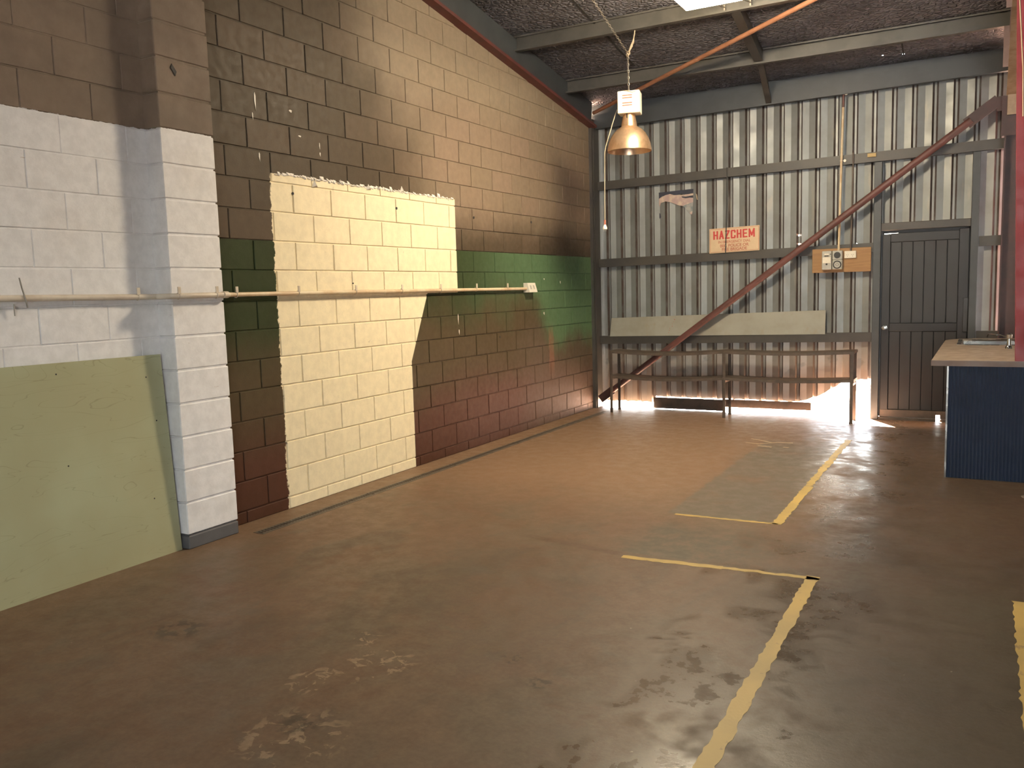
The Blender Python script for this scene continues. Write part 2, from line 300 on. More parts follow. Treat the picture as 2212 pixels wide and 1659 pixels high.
# ------------------------------------------------------------------ mesh helpers
class MB:
    def __init__(s): s.v = []; s.f = []
    def add(s, vs, fs):
        o = len(s.v); s.v += [tuple(p) for p in vs]; s.f += [tuple(i + o for i in f) for f in fs]; return s
    def box(s, a, b, bev=0.0):
        (x0, y0, z0), (x1, y1, z1) = a, b
        x0, x1 = min(x0, x1), max(x0, x1); y0, y1 = min(y0, y1), max(y0, y1); z0, z1 = min(z0, z1), max(z0, z1)
        if bev <= 0:
            return s.add([(x0, y0, z0), (x1, y0, z0), (x1, y1, z0), (x0, y1, z0), (x0, y0, z1), (x1, y0, z1), (x1, y1, z1), (x0, y1, z1)],
                         [(3, 2, 1, 0), (4, 5, 6, 7), (0, 1, 5, 4), (1, 2, 6, 5), (2, 3, 7, 6), (3, 0, 4, 7)])
        bm = bmesh.new(); bmesh.ops.create_cube(bm, size=1.0)
        for v in bm.verts: v.co = Vector(((x0 + x1) / 2 + v.co.x * (x1 - x0), (y0 + y1) / 2 + v.co.y * (y1 - y0), (z0 + z1) / 2 + v.co.z * (z1 - z0)))
        bmesh.ops.bevel(bm, geom=bm.edges[:], offset=min(bev, 0.45 * min(x1 - x0, y1 - y0, z1 - z0)), segments=1, affect='EDGES')
        bm.verts.index_update(); s.add([v.co for v in bm.verts], [[v.index for v in f.verts] for f in bm.faces]); bm.free(); return s
    def obox(s, p, q, wid, hei, up=(0, 0, 1)):          # oriented bar from p to q
        p, q = Vector(p), Vector(q); d = (q - p).normalized(); sd = d.cross(Vector(up)).normalized(); u = sd.cross(d)
        vs = []
        for e in (p, q):
            for a, b in ((-1, -1), (1, -1), (1, 1), (-1, 1)): vs.append(e + sd * a * wid / 2 + u * b * hei / 2)
        return s.add(vs, [(0, 1, 2, 3), (7, 6, 5, 4), (0, 4, 5, 1), (1, 5, 6, 2), (2, 6, 7, 3), (3, 7, 4, 0)])
    def prism(s, prof, p, q, up=(0, 0, 1)):              # profile [(side, up)] swept from p to q
        p, q = Vector(p), Vector(q); d = (q - p).normalized(); sd = d.cross(Vector(up)).normalized(); u = sd.cross(d); n = len(prof)
        vs = [e + sd * a + u * b for e in (p, q) for a, b in prof]
        fs = [(i, (i + 1) % n, n + (i + 1) % n, n + i) for i in range(n)] + [tuple(range(n))[::-1], tuple(range(n, 2 * n))]
        return s.add(vs, fs)
    def poly(s, pts, d):                                 # extruded polygon
        n = len(pts); d = Vector(d); P = [Vector(p) for p in pts]
        return s.add(P + [p + d for p in P], [tuple(range(n))[::-1], tuple(range(n, 2 * n))] + [(i, (i + 1) % n, n + (i + 1) % n, n + i) for i in range(n)])
    def tube(s, path, r, n=10, cap=True):
        P = [Vector(p) for p in path]; rings = []; R = r if isinstance(r, (list, tuple)) else [r] * len(P)
        ref = None
        for i, p in enumerate(P):
            t = (P[min(i + 1, len(P) - 1)] - P[max(i - 1, 0)]).normalized()
            if ref is None: ref = Vector((0, 0, 1)) if abs(t.z) < 0.9 else Vector((1, 0, 0))
            a = (ref - t * ref.dot(t)).normalized(); b = t.cross(a); ref = a
            rings.append([p + (a * math.cos(2 * PI * k / n) + b * math.sin(2 * PI * k / n)) * R[i] for k in range(n)])
        vs = [v for rg in rings for v in rg]
        fs = [(i * n + k, i * n + (k + 1) % n, (i + 1) * n + (k + 1) % n, (i + 1) * n + k) for i in range(len(P) - 1) for k in range(n)]
        if cap: fs += [tuple(range(n))[::-1], tuple(range((len(P) - 1) * n, len(P) * n))]
        return s.add(vs, fs)
    def lathe(s, prof, c=(0, 0, 0), n=32):               # prof [(r, z)] about z
        c = Vector(c); vs = [c + Vector((r * math.cos(2 * PI * k / n), r * math.sin(2 * PI * k / n), z)) for r, z in prof for k in range(n)]
        fs = [(i * n + k, i * n + (k + 1) % n, (i + 1) * n + (k + 1) % n, (i + 1) * n + k) for i in range(len(prof) - 1) for k in range(n)]
        return s.add(vs, fs)
    def torus(s, c, axis, R, r, n=10, m=6, stretch=None):
        ax = Vector(axis).normalized(); a = ax.orthogonal().normalized() if stretch is None else Vector(stretch[0]).normalized(); b = ax.cross(a); k = 1.0 if stretch is None else stretch[1]
        vs = []; c = Vector(c)
        for i in range(n):
            th = 2 * PI * i / n; e = a * math.cos(th) + b * math.sin(th); ctr = c + a * math.cos(th) * R * k + b * math.sin(th) * R
            for j in range(m):
                ph = 2 * PI * j / m; vs.append(ctr + e * math.cos(ph) * r + ax * math.sin(ph) * r)
        return s.add(vs, [(i * m + j, ((i + 1) % n) * m + j, ((i + 1) % n) * m + (j + 1) % m, i * m + (j + 1) % m) for i in range(n) for j in range(m)])
    def disc(s, c, axis, r, t, n=16):
        c = Vector(c); ax = Vector(axis).normalized(); return s.tube([c, c + ax * t], r, n)
    def mesh(s, name, m, smooth=False):
        me = bpy.data.meshes.new(name); me.from_pydata([tuple(v) for v in s.v], [], s.f); me.update()
        bm = bmesh.new(); bm.from_mesh(me); bmesh.ops.recalc_face_normals(bm, faces=bm.faces[:]); bm.to_mesh(me); bm.free()
        me.materials.append(MAT[m] if isinstance(m, str) else m)
        if smooth:
            for p in me.polygons: p.use_smooth = True
            try: me.set_sharp_from_angle(angle=math.radians(35))
            except Exception: pass
        return me
    def build(s, name, m, parent=None, smooth=False):
        o = bpy.data.objects.new(name, s.mesh(name, m, smooth)); COL.objects.link(o)
        if parent is not None: attach(o, parent)
        return o

def world(o):                                          # world matrix without a depsgraph update
    b = Matrix.Translation(o.location) @ o.rotation_euler.to_matrix().to_4x4()
    return world(o.parent) @ o.matrix_parent_inverse @ b if o.parent else b
def attach(o, parent):                                   # parented in place: mesh coordinates stay world coordinates
    o.parent = parent; o.matrix_parent_inverse = world(parent).inverted()
def tag(o, label=None, cat=None, group=None, kind=None):
    if label: o['label'] = label
    if cat: o['category'] = cat
    if group: o['group'] = group
    if kind: o['kind'] = kind
    return o
def root(name, loc, label, cat, group=None, kind=None):
    o = bpy.data.objects.new(name, None); COL.objects.link(o); o.location = loc; o.empty_display_size = 0.1
    return tag(o, label, cat, group, kind)
def inst(name, me, loc, parent, rot=None):
    o = bpy.data.objects.new(name, me); COL.objects.link(o); attach(o, parent); o.location = loc
    if rot: o.rotation_euler = rot
    return o

SLOPE = 0.0135                                           # back-wall rails climb gently to the right
roofz = lambda y: 3.87 + 0.16 * (5.1 - y)                # underside of the insulation
wallz = lambda y: 3.47 + 0.157 * (5.64 - y)              # line of the rafter on the block wall

# ------------------------------------------------------------------ floor and ground
b = MB()
b.box((-0.3, -7.5, -0.15), (0.215, 6.06, 0)).box((0.305, -7.5, -0.15), (9.0, 6.06, 0)).box((0.215, -7.5, -0.15), (0.305, -0.16, 0)).box((0.215, 5.55, -0.15), (0.305, 6.06, 0)).box((0.215, -0.16, -0.15), (0.305, 5.55, -0.09))
floor = tag(b.build('floor', 'floor'), 'stained dusty concrete floor slab with worn yellow bay lines', 'floor', kind='structure')
def marking(p, q, wid, jag=0.006):
    p, q = Vector((*p, 0)), Vector((*q, 0)); d = q - p; L = d.length; d.normalize(); sd = Vector((-d.y, d.x, 0)); n = max(4, int(L / 0.03)); vs = []
    for i in range(n + 1):
        c = p + d * L * i / n
        vs += [c + sd * (wid / 2 + random.uniform(-jag, jag)), c - sd * (wid / 2 + random.uniform(-jag, jag))]
    top = [v + Vector((0, 0, 0.0012)) for v in vs]; bot = [v - Vector((0, 0, 0.001)) for v in vs]; k = len(vs)
    fs = [(2 * i, 2 * i + 1, 2 * i + 3, 2 * i + 2) for i in range(n)]
    fs += [(2 * i, 2 * i + 2, k + 2 * i + 2, k + 2 * i) for i in range(n)] + [(2 * i + 1, k + 2 * i + 1, k + 2 * i + 3, 2 * i + 3) for i in range(n)]
    m = MB().add(top + bot, fs); return m.build('line_marking', 'yellow', floor)
marking((2.545, 0.348), (3.10, 0.385), 0.052); marking((3.10, 0.388), (3.59, 0.412), 0.034, 0.010); marking((3.555, 0.44), (3.56, -2.6), 0.062)
marking((2.53, 1.325), (3.19, 1.345), 0.030); marking((3.18, 1.335), (3.185, 2.45), 0.062); marking((3.176, 2.46), (3.19, 4.5), 0.055, 0.010)
marking((4.475, 0.47), (4.475, -2.6), 0.08, 0.006)
# chalk mark near the grey bay
ch = MB()
for pts in ([(2.33, 4.27), (2.44, 4.21), (2.56, 4.12)], [(2.33, 4.05), (2.46, 4.02), (2.60, 4.16), (2.74, 4.17)], [(2.47, 3.93), (2.60, 3.90)], [(2.70, 3.94), (2.75, 3.92)]):
    for a, c in zip(pts, pts[1:]): ch.obox((*a, 0.0005), (*c, 0.0005), 0.022, 0.0016)
tag(ch.build('chalk_mark', 'chalk', floor), 'pale scuffed chalk squiggle')

g_ = MB().box((-15, 6.06, -0.35), (20, 40, -0.03))
tag(g_.build('ground', 'soil'), 'sunlit red soil outside the back wall', 'ground', kind='structure')
g_ = MB().box((-15, -40, -0.35), (20, -7.5, -0.03))
tag(g_.build('ground', 'apron'), 'grey concrete apron outside the front doorway', 'ground', kind='structure')

# drain: channel rails and slotted grate lengths
dr = root('floor_drain', (0.26, -0.16, 0), 'long narrow slotted steel drain along the left block wall', 'drain')
rl = MB().box((0.215, -0.16, -0.05), (0.222, 5.55, 0.002)).box((0.298, -0.16, -0.05), (0.305, 5.55, 0.002)); rl.build('channel_edge', 'grate', dr)
gm_ = MB(); glen = 1.125
gm_.box((0, 0, -0.02), (0.008, glen, 0.001)).box((0.054, 0, -0.02), (0.061, glen, 0.001)).box((0.066, 0, -0.02), (0.074, glen, 0.001))
for i in range(41): gm_.box((0.006, i * 0.0278, -0.02), (0.056, i * 0.0278 + 0.0115, 0.0005))
gme = gm_.mesh('grate', 'grate')
for i in range(5):
    inst('grate', gme, (0.223, -0.155 + i * 1.14, 0.001), dr)

# ------------------------------------------------------------------ block walls
def block_mesh(L, H=0.19, T=0.03, c=0.003):
    y, z = L / 2, H / 2
    fr = [(0, -y + c, -z + c), (0, y - c, -z + c), (0, y - c, z - c), (0, -y + c, z - c)]
    ed = [(-c, -y, -z), (-c, y, -z), (-c, y, z), (-c, -y, z)]; bk = [(-T, -y, -z), (-T, y, -z), (-T, y, z), (-T, -y, z)]
    fs = [(0, 1, 2, 3)] + [(4 + i, 4 + (i + 1) % 4, (i + 1) % 4, i) for i in range(4)] + [(8 + i, 8 + (i + 1) % 4, 4 + (i + 1) % 4, 4 + i) for i in range(4)]
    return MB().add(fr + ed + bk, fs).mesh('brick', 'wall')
BM = {}
def bmesh_for(L, H):
    k = (round(L, 3), round(H, 3))
    if k not in BM: BM[k] = block_mesh(*k)
    return BM[k]
def lay(parent, y0, y1, phase, x, keep, gap, kmax=25, jit=0.0012):
    n = 0
    for k in range(1, kmax):
        zt = 0.2 * k - 0.115; zb = max(0.0, zt - 0.2); off = phase if k % 2 else phase + 0.2
        j = math.floor((y0 - off) / 0.4); ys = [off + 0.4 * i for i in range(j, j + 60)]
        for a in ys:
            a0, a1 = max(a, y0), min(a + 0.4, y1)
            if a1 - a0 < 0.03: continue
            if not keep((a0 + a1) / 2, zb): continue
            H = zt - zb - gap; L = a1 - a0 - gap * (0.55 if gap < 0.008 else 1)
            o = inst('brick', bmesh_for(L, H), (x + random.uniform(-jit, jit), (a0 + a1) / 2, (zb + zt) / 2 if zb > 0 else (zt - 0.005) / 2 + 0.0), parent,
                     (0, random.uniform(-0.003, 0.003), random.uniform(-0.002, 0.002))); n += 1
    return n
# main bay: recessed mortar body, blocks proud of it
pts = [(y, z) for y, z in ((-0.2, 0), (5.77, 0), (5.77, roofz(5.77) + 0.02), (-0.2, roofz(-0.2) + 0.02))]
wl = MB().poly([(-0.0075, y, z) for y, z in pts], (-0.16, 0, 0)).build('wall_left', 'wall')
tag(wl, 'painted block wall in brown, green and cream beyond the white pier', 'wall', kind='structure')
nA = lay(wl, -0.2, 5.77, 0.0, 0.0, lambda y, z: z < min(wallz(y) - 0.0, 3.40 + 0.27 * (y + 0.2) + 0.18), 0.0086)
pts = [(-7.5, 0), (-0.2, 0), (-0.2, roofz(-0.2) + 0.02), (-1.0, roofz(-1.0) + 0.02), (-7.5, roofz(-1.0) - 1.02)]
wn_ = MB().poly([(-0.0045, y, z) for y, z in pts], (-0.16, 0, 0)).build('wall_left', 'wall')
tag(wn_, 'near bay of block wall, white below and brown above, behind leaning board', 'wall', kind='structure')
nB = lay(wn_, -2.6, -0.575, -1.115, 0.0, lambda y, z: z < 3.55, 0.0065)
# pier: three-sided blocks
pil = MB().box((-0.005, -0.575, 0), (0.123, -0.21, 3.9)).build('pillar_left', 'wall')
tag(pil, 'projecting white block pier with brown top and dark grey base', 'pillar', kind='structure')
def pier_block(H):
    return MB().box((-0.066, -0.195, -H / 2), (0.066, 0.195, H / 2), 0.005).mesh('brick', 'wall')
pm = pier_block(0.19); pm0 = pier_block(0.08)
for k in range(1, 19):
    zt = 0.2 * k - 0.115; zb = max(0, zt - 0.2)
    if k == 1: inst('brick', pm0, (0.064, -0.3925, 0.040), pil)
    else: inst('brick', pm, (0.064 + random.uniform(-0.0012, 0.0012), -0.3925 + random.uniform(-0.0015, 0.0015), (zb + zt) / 2), pil)
# torn filler ridge along the top of the cream patch
pf = MB(); y = 0.43; prev = None
while y < 2.66:
    wd = random.uniform(0.012, 0.05); h = random.uniform(0.010, 0.032) * (1.6 if random.random() < 0.15 else 1); t = random.uniform(0.004, 0.016); z0 = 2.338 + random.uniform(-0.008, 0.006)
    pf.add([(-0.002, y, z0), (-0.002, y + wd, z0 + random.uniform(-.004, .004)), (-0.002, y + wd, z0 + h * random.uniform(.5, 1)), (-0.002, y, z0 + h), (t, y + wd * 0.3, z0 + 0.004), (t * 0.7, y + wd * 0.8, z0 + h * 0.5)],
           [(0, 1, 4), (1, 5, 4), (1, 2, 5), (2, 3, 5), (3, 4, 5), (3, 0, 4), (0, 3, 2, 1)])
    y += wd * 0.85
for (yy, hh, dz) in ((0.80, 0.05, -0.055), (1.42, 0.045, -0.02), (1.86, 0.05, 0.0)):
    pf.add([(0.001, yy, 2.34 + dz), (0.001, yy + 0.06, 2.345 + dz), (0.001, yy + 0.03, 2.345 + hh + dz), (0.022, yy + 0.03, 2.355 + dz)], [(0, 1, 3), (1, 2, 3), (2, 0, 3), (0, 2, 1)])
tag(pf.build('torn_filler', 'plaster', wl), 'torn white filler ridge above cream paint')
# plugs and paint drips
for (yy, zz, rr) in ((3.024, 2.203, .012), (4.198, 2.225, .013), (0.598, 2.223, .010), (1.805, 2.205, .011), (3.459, 1.038, .010), (1.204, 1.591, .006)):
    MB().disc((0.0, yy, zz), (1, 0, 0), rr, 0.006, 8).build('wall_plug', 'dark', wl)
MB().poly([(0.131, -0.475, 2.86), (0.131, -0.445, 2.82), (0.131, -0.455, 2.795), (0.131, -0.485, 2.835)], (0.004, 0, 0)).build('wall_plug', 'dark', pil)
for (yy, zz, hh, ww) in ((0.291, 2.80, 0.12, 0.014), (0.262, 2.70, 0.05, 0.008), (0.302, 2.44, 0.06, 0.012), (0.904, 2.59, 0.05, 0.008), (0.905, 2.53, 0.03, 0.01), (4.883, 1.58, 0.035, 0.02), (4.473, 1.618, 0.02, 0.02), (4.453, 1.24, 0.035, 0.025), (2.69, 1.25, 0.10, 0.010), (2.70, 1.13, 0.05, 0.014), (0.62, 2.79, 0.02, 0.03), (0.70, 2.63, 0.012, 0.03)):
    MB().poly([(0.0005, yy - ww / 2, zz), (0.0005, yy + ww * .3, zz - hh / 2), (0.0005, yy + ww / 2, zz + hh * .3), (0.0005, yy, zz + hh / 2), (0.0005, yy - ww * .4, zz + hh * .4)], (0.0015, 0, 0)).build('paint_drip', 'plaster', wl)

# ------------------------------------------------------------------ plates with real holes (sheets and roof)
def plate(mb, u0, u1, v0, v1, holes, fn):
    us = sorted({u0, u1, *[c for h in holes for c in (h[0] - h[2], h[0] + h[2]) if u0 < c < u1]}); vs = sorted({v0, v1, *[c for h in holes for c in (h[1] - h[2], h[1] + h[2]) if v0 < c < v1]})
    for a, bb in zip(us, us[1:]):
        for c, d in zip(vs, vs[1:]):
            mu, mv = (a + bb) / 2, (c + d) / 2
            if any(abs(mu - h[0]) < h[2] and abs(mv - h[1]) < h[2] for h in holes): continue
            mb.add([fn(a, c), fn(bb, c), fn(bb, d), fn(a, d)], [(0, 1, 2, 3)])
PITCH = 0.1905; XR = 1.684 - 9 * PITCH                   # rib centre line
YS = 5.962
prof = [(-0.011, 0.028), (0.011, 0.028), (0.027, 0.0), (0.095, 0.014), (0.1635, 0.0), (0.1795, 0.028)]
BOT = [(-1, 0.078), (0.74, 0.078), (0.75, 0.152), (2.45, 0.152), (2.58, 0.19), (2.72, 0.25), (2.84, 0.33), (2.95, 0.405), (3.28, 0.435), (3.29, 0.03), (9, 0.03)]
def bottom(x):
    for (a, za), (c, zc_) in zip(BOT, BOT[1:]):
        if a <= x <= c: return za + (zc_ - za) * (x - a) / (c - a) + 0.006 * math.sin(x * 61)
HOLES = [(3.032, 2.827, .011), (2.442, 2.027, .008), (2.443, 1.93, .008), (3.047, 1.899, .008), (4.394, 1.899, .010), (2.883, 3.50, .008)]
wb = root('wall_back', (0, YS, 0), 'ribbed grey steel sheet back wall with dark horizontal girts', 'wall', kind='structure')
DOORX0, DOORX1 = 3.27, 4.16
nsheet = 0
for s0 in range(0, 24, 4):
    mb = MB()
    for p in range(s0, s0 + 4):
        xc = XR + p * PITCH
        for (a, da), (c, dc) in zip(prof, prof[1:]):
            x0, x1 = xc + a, xc + c; mid = (x0 + x1) / 2
            if mid < -0.03 or mid > 4.46: continue
            top = 3.62 + SLOPE * mid
            fn = lambda u, v, x0=x0, x1=x1, da=da, dc=dc: (u, YS + da + (dc - da) * (u - x0) / (x1 - x0), bottom(u) if v < 0 else v)
            hs = [h for h in HOLES if x0 < h[0] < x1]
            if DOORX0 - 0.02 < mid < DOORX1 + 0.02: plate(mb, x0, x1, 2.06, top, hs, fn)
            else: plate(mb, x0, x1, -1.0, top, hs, fn)
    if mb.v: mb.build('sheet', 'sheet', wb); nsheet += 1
def cgirt(x0, x1, z, h=0.10, d=0.058, m='girt', dz=True, ret=False):
    s = SLOPE if dz else 0
    p, q = (x0, YS - 0.002, z + s * x0), (x1, YS - 0.002, z + s * x1); t = 0.004
    pr = [(0, 0), (d, 0), (d, h), (0, h), (0, h - t), (d - t, h - t), (d - t, t), (0, t)]      # top-hat seen from inside
    return MB().prism([(a, bq) for a, bq in pr], p, q).build('girt', m, wb)
for z, x0, x1 in ((2.705, -0.02, 4.42), (1.758, -0.02, 3.27), (1.758, 4.21, 4.42), (0.80, -0.02, 3.27), (0.80, 4.21, 4.42)):
    cgirt(x0, x1, z)
MB().box((0.745, YS - 0.05, 0.012), (1.62, YS - 0.012, 0.145)).build('bottom_rail', 'bench', wb)
MB().box((1.62, YS - 0.045, 0.062), (2.60, YS - 0.012, 0.152)).build('bottom_rail', 'bench', wb)
# corner column
cc = MB().box((-0.04, 5.775, 0), (0.035, 5.955, 3.55)).box((0.015, 5.80, 0), (0.05, 5.955, 3.5)).build('corner_column', 'girt')
tag(cc, 'dark steel corner column between block wall and sheet wall', 'column', kind='structure')

# ------------------------------------------------------------------ door and its frame
d1 = root('door_1', (3.7, 5.93, 0), 'dark steel access door with vertical boards and round knob', 'door', kind='structure')
fr = [((3.222, 5.885, 0.0), (3.298, 5.957, 2.74)), ((4.135, 5.885, 0.0), (4.205, 5.957, 2.755))]
for a, c in fr: MB().box(a, c, 0.004).build('jamb_post', 'blue', d1)
MB().box((3.298, 5.888, 2.022), (4.135, 5.957, 2.10), 0.004).build('door_header', 'girt', d1)
for a, c in (((3.312, 5.925, 0.02), (3.39, 5.955, 1.985)), ((4.035, 5.925, 0.02), (4.125, 5.955, 2.005))): MB().box(a, c, 0.003).build('stile', 'door', d1)
MB().box((3.39, 5.925, 1.90), (4.035, 5.955, 1.99), 0.003).build('rail', 'door', d1)
MB().box((3.39, 5.925, 0.955), (4.035, 5.955, 1.04), 0.003).build('rail', 'door', d1)
MB().box((3.312, 5.92, 0.03), (3.86, 5.955, 0.11), 0.003).box((3.90, 5.92, 0.03), (4.125, 5.955, 0.11)).box((3.86, 5.92, 0.07), (3.90, 5.955, 0.11)).build('kick_rail', 'bench', d1)
MB().box((3.298, 5.90, 0.0), (3.86, 5.957, 0.028)).box((3.90, 5.90, 0.0), (4.135, 5.957, 0.028)).build('threshold', 'bench', d1)
npan = 6; pw = 0.645 / npan
for zz0, zz1 in ((1.042, 1.898), (0.112, 0.953)):
    me = MB().box((-pw / 2 + 0.0025, -0.006, 0), (pw / 2 - 0.0025, 0.006, zz1 - zz0), 0.003).mesh('panel', 'doorp')
    for i in range(npan): inst('panel', me, (3.39 + pw * (i + 0.5), 5.944 + random.uniform(-.001, .001), zz0), d1)
MB().box((3.39, 5.951, 0.10), (4.035, 5.955, 1.91)).build('backing_sheet', 'door', d1)
MB().box((3.296, 5.956, 0.03), (3.325, 5.962, 2.03)).box((4.11, 5.956, 0.03), (4.14, 5.962, 2.03)).box((3.46, 5.956, 1.970), (4.13, 5.962, 2.03)).box((3.325, 5.956, 1.993), (3.46, 5.962, 2.03)).build('door_stop', 'door', d1)
kn = MB().lathe([(0.0, 0.0), (0.026, 0.0), (0.026, 0.006), (0.010, 0.008), (0.010, 0.03), (0.022, 0.036), (0.027, 0.05), (0.022, 0.064), (0.0, 0.068)], n=16)
kn.v = [(3.345 + x, 5.925 - z, 0.995 + y_) for x, y_, z in kn.v]; tag(kn.build('door_knob', 'chrome', d1, True), 'shiny round metal knob')
MB().box((4.085, 5.90, 0.95), (4.13, 5.925, 1.30), 0.004).build('lock_plate', 'black', d1)

# ------------------------------------------------------------------ roof
cl = root('ceiling', (2, 3, roofz(3)), 'dark foil insulation under sloping roof with steel purlins', 'ceiling', kind='structure')
mb = MB(); fz = lambda u, v: (u, v, roofz(v))
plate(mb, -0.2, 9.0, -1.0, 6.04, [(3.49, 5.74, .010), (3.30, 5.70, .007)], fz)
mb.build('insulation', 'foil', cl)
mb = MB(); rd = roofz(-1.0)
mb.add([(-0.2, -1.0, rd), (9, -1.0, rd), (9, -7.6, rd - 1.05), (-0.2, -7.6, rd - 1.05)], [(0, 1, 2, 3)]); mb.build('insulation', 'foil', cl)
def cpurlin(y, x0=0.03, x1=8.9, h=0.145, w=0.062):
    z = roofz(y) - h; t = 0.003; l = 0.016
    pr = [(0, 0), (w, 0), (w, l), (w - t, l), (w - t, t), (t, t), (t, h - t), (w - t, h - t), (w - t, h - l), (w, h - l), (w, h), (0, h)]
    return MB().prism(pr, (x0, y + 0.03, z), (x1, y + 0.03, z)).build('purlin', 'purlin', cl)
for yy in (3.90, 5.10, 2.70, 1.50, 0.30): cpurlin(yy)
eb = MB().prism([(0, 0), (0.062, 0), (0.062, 0.17), (0, 0.17)], (-0.02, 5.915, 3.435), (4.45, 5.915, 3.435 + SLOPE * 4.45)); eb.build('eave_beam', 'blue', cl)
MB().obox((-0.16, 5.965, 3.665), (4.62, 5.965, 3.685), 0.02, 0.15).build('eave_flashing', 'blue', cl)
MB().obox((2.255, 3.96, roofz(3.96) - 0.075), (2.20, 5.06, roofz(5.06) - 0.075), 0.085, 0.11).build('bridging', 'girt', cl)
MB().obox((2.195, 5.16, roofz(5.16) - 0.075), (2.13, 5.86, 3.50), 0.06, 0.05).build('bridging', 'girt', cl)
MB().obox((0.90, 2.0, roofz(2.0) - 0.003), (0.89, 5.0, roofz(5.0) - 0.003), 0.018, 0.006).build('insulation_strap', 'dark', cl)
MB().obox((3.50, 5.16, roofz(5.16) - 0.003), (3.49, 5.75, roofz(5.75) - 0.003), 0.014, 0.006).build('insulation_strap', 'dark', cl)
# left rafter
ra = root('rafter_beam', (0.03, 3, wallz(3)), 'roof beam with red lower flange along top of block wall', 'beam', kind='structure')
ya, yb = -1.0, 5.80
MB().obox((0.045, yb, wallz(yb) + 0.010), (0.045, ya, wallz(ya) + 0.010), 0.10, 0.030).build('flange', 'redsteel', ra)
MB().obox((0.015, yb, wallz(yb) + 0.165), (0.015, ya, wallz(ya) + 0.165), 0.028, 0.28).build('web', 'blue', ra)
# right rafter and column
rr = root('rafter_beam', (4.45, 4.5, 3.4), 'dusty pale roof beam at the right above dark red column', 'beam', kind='structure')
rz = lambda y: 3.24 + 0.16 * (5.7 - y)
MB().obox((4.475, 5.72, rz(5.72) + 0.006), (4.455, 1.0, rz(1.0) + 0.006), 0.14, 0.014).build('flange', 'rafterb', rr)
MB().obox((4.475, 5.72, rz(5.72) + 0.17), (4.455, 1.0, rz(1.0) + 0.17), 0.012, 0.32).build('web', 'rafterw', rr)
MB().obox((4.475, 5.72, rz(5.72) + 0.335), (4.455, 1.0, rz(1.0) + 0.335), 0.14, 0.012).build('flange', 'rafterw', rr)
for yy in (3.93, 5.13): MB().box((4.36, yy - 0.06, rz(yy) + 0.04), (4.468, yy - 0.05, rz(yy) + 0.40)).build('cleat', 'rafterw', rr)
MB().box((4.415, 5.70, 3.05), (4.545, 5.72, 3.26), 0.003).build('end_plate', 'timber', rr)
rc = MB().box((4.40, 5.74, 0), (4.412, 5.90, 3.22)).box((4.412, 5.815, 0), (4.58, 5.825, 3.22)).box((4.58, 5.74, 0), (4.592, 5.90, 3.22)).box((4.37, 5.735, 2.86), (4.60, 5.742, 3.235)).build('steel_column', 'darkred')
tag(rc, 'dark red steel column at right end of sheet wall', 'column', kind='structure')
# rest of the shed, behind and beside the camera
wr = MB().box((4.60, 6.0, 0), (9.0, 6.06, 3.72)).build('wall_back', 'plain'); tag(wr, 'plain grey back wall of the neighbouring bay', 'wall', kind='structure')
wr = MB().box((9.0, -7.6, 0), (9.1, 6.06, 5.0)).build('wall_right', 'plain'); tag(wr, 'plain grey right wall of the shed', 'wall', kind='structure')
wf = MB().box((-0.2, -7.6, 0), (4.2, -7.5, 4.2)).box((8.4, -7.6, 0), (9.0, -7.5, 4.2)).box((4.2, -7.6, 2.6), (8.4, -7.5, 4.2)).build('wall_front', 'plain'); tag(wf, 'grey front wall around the open roller doorway', 'wall', kind='structure')

# ------------------------------------------------------------------ roof light (the lamp that lights the bay)
rl_ = root('roof_light', (2.32, 2.74, 3.72), 'glowing warm rectangular light hung in front of the roof purlin', 'light')
MB().box((2.12, 2.50, 3.800), (2.53, 2.98, 3.82), 0.004).build('housing', 'lampbox', rl_)
MB().box((2.10, 2.48, 3.715), (2.55, 3.00, 3.800)).build('diffuser', 'emit', rl_)
for xx in (2.19, 2.42):
    MB().obox((xx, 2.74, 3.80), (xx, 2.74, roofz(2.74) - 0.14), 0.014, 0.008, (0, 1, 0)).obox((xx, 3.0, 3.80), (xx - 0.02, 3.895, 3.965), 0.012, 0.006).obox((xx - 0.02, 3.888, 3.985), (xx - 0.02, 3.888, 3.93), 0.014, 0.008, (0, 1, 0)).build('bracket', 'chain', rl_)
fill_light = root('roof_light', (2.6, -2.2, 4.5), 'added unseen fill light, above the near floor in front of the white pier', 'light')  # added out of view to brighten the near floor and wall
MB().box((2.3, -2.5, 4.50), (2.9, -1.9, 4.56), 0.004).build('housing', 'lampbox', fill_light); MB().box((2.315, -2.485, 4.485), (2.885, -1.915, 4.50)).build('diffuser', 'emit_fill', fill_light)

# ------------------------------------------------------------------ hanging high-bay lamp
hb = root('pendant_lamp', (1.247, 3.9, 2.80), 'unlit copper dome lamp with white ballast box hanging by chain', 'lamp')
zc = 2.80
shade = MB().lathe([(0.208, 2.800), (0.212, 2.803), (0.209, 2.83), (0.200, 2.875), (0.182, 2.925), (0.155, 2.97), (0.122, 3.005), (0.085, 3.028), (0.076, 3.034), (0.074, 3.032), (0.083, 3.022), (0.118, 2.999), (0.150, 2.965), (0.177, 2.921), (0.195, 2.873), (0.204, 2.829), (0.208, 2.800)], (1.247, 3.9, 0), 40)
tag(shade.build('lamp_shade', 'shade', hb, True), 'dusty copper dome shade')
MB().lathe([(0.076, 3.028), (0.072, 3.07), (0.062, 3.12), (0.056, 3.15), (0.0, 3.15)], (1.247, 3.9, 0), 28).build('neck', 'shade', hb, True)
MB().obox((1.25, 3.838, 3.10), (1.25, 3.842, 3.15), 0.012, 0.006, (0, 1, 0)).build('neck_slot', 'dark', hb)
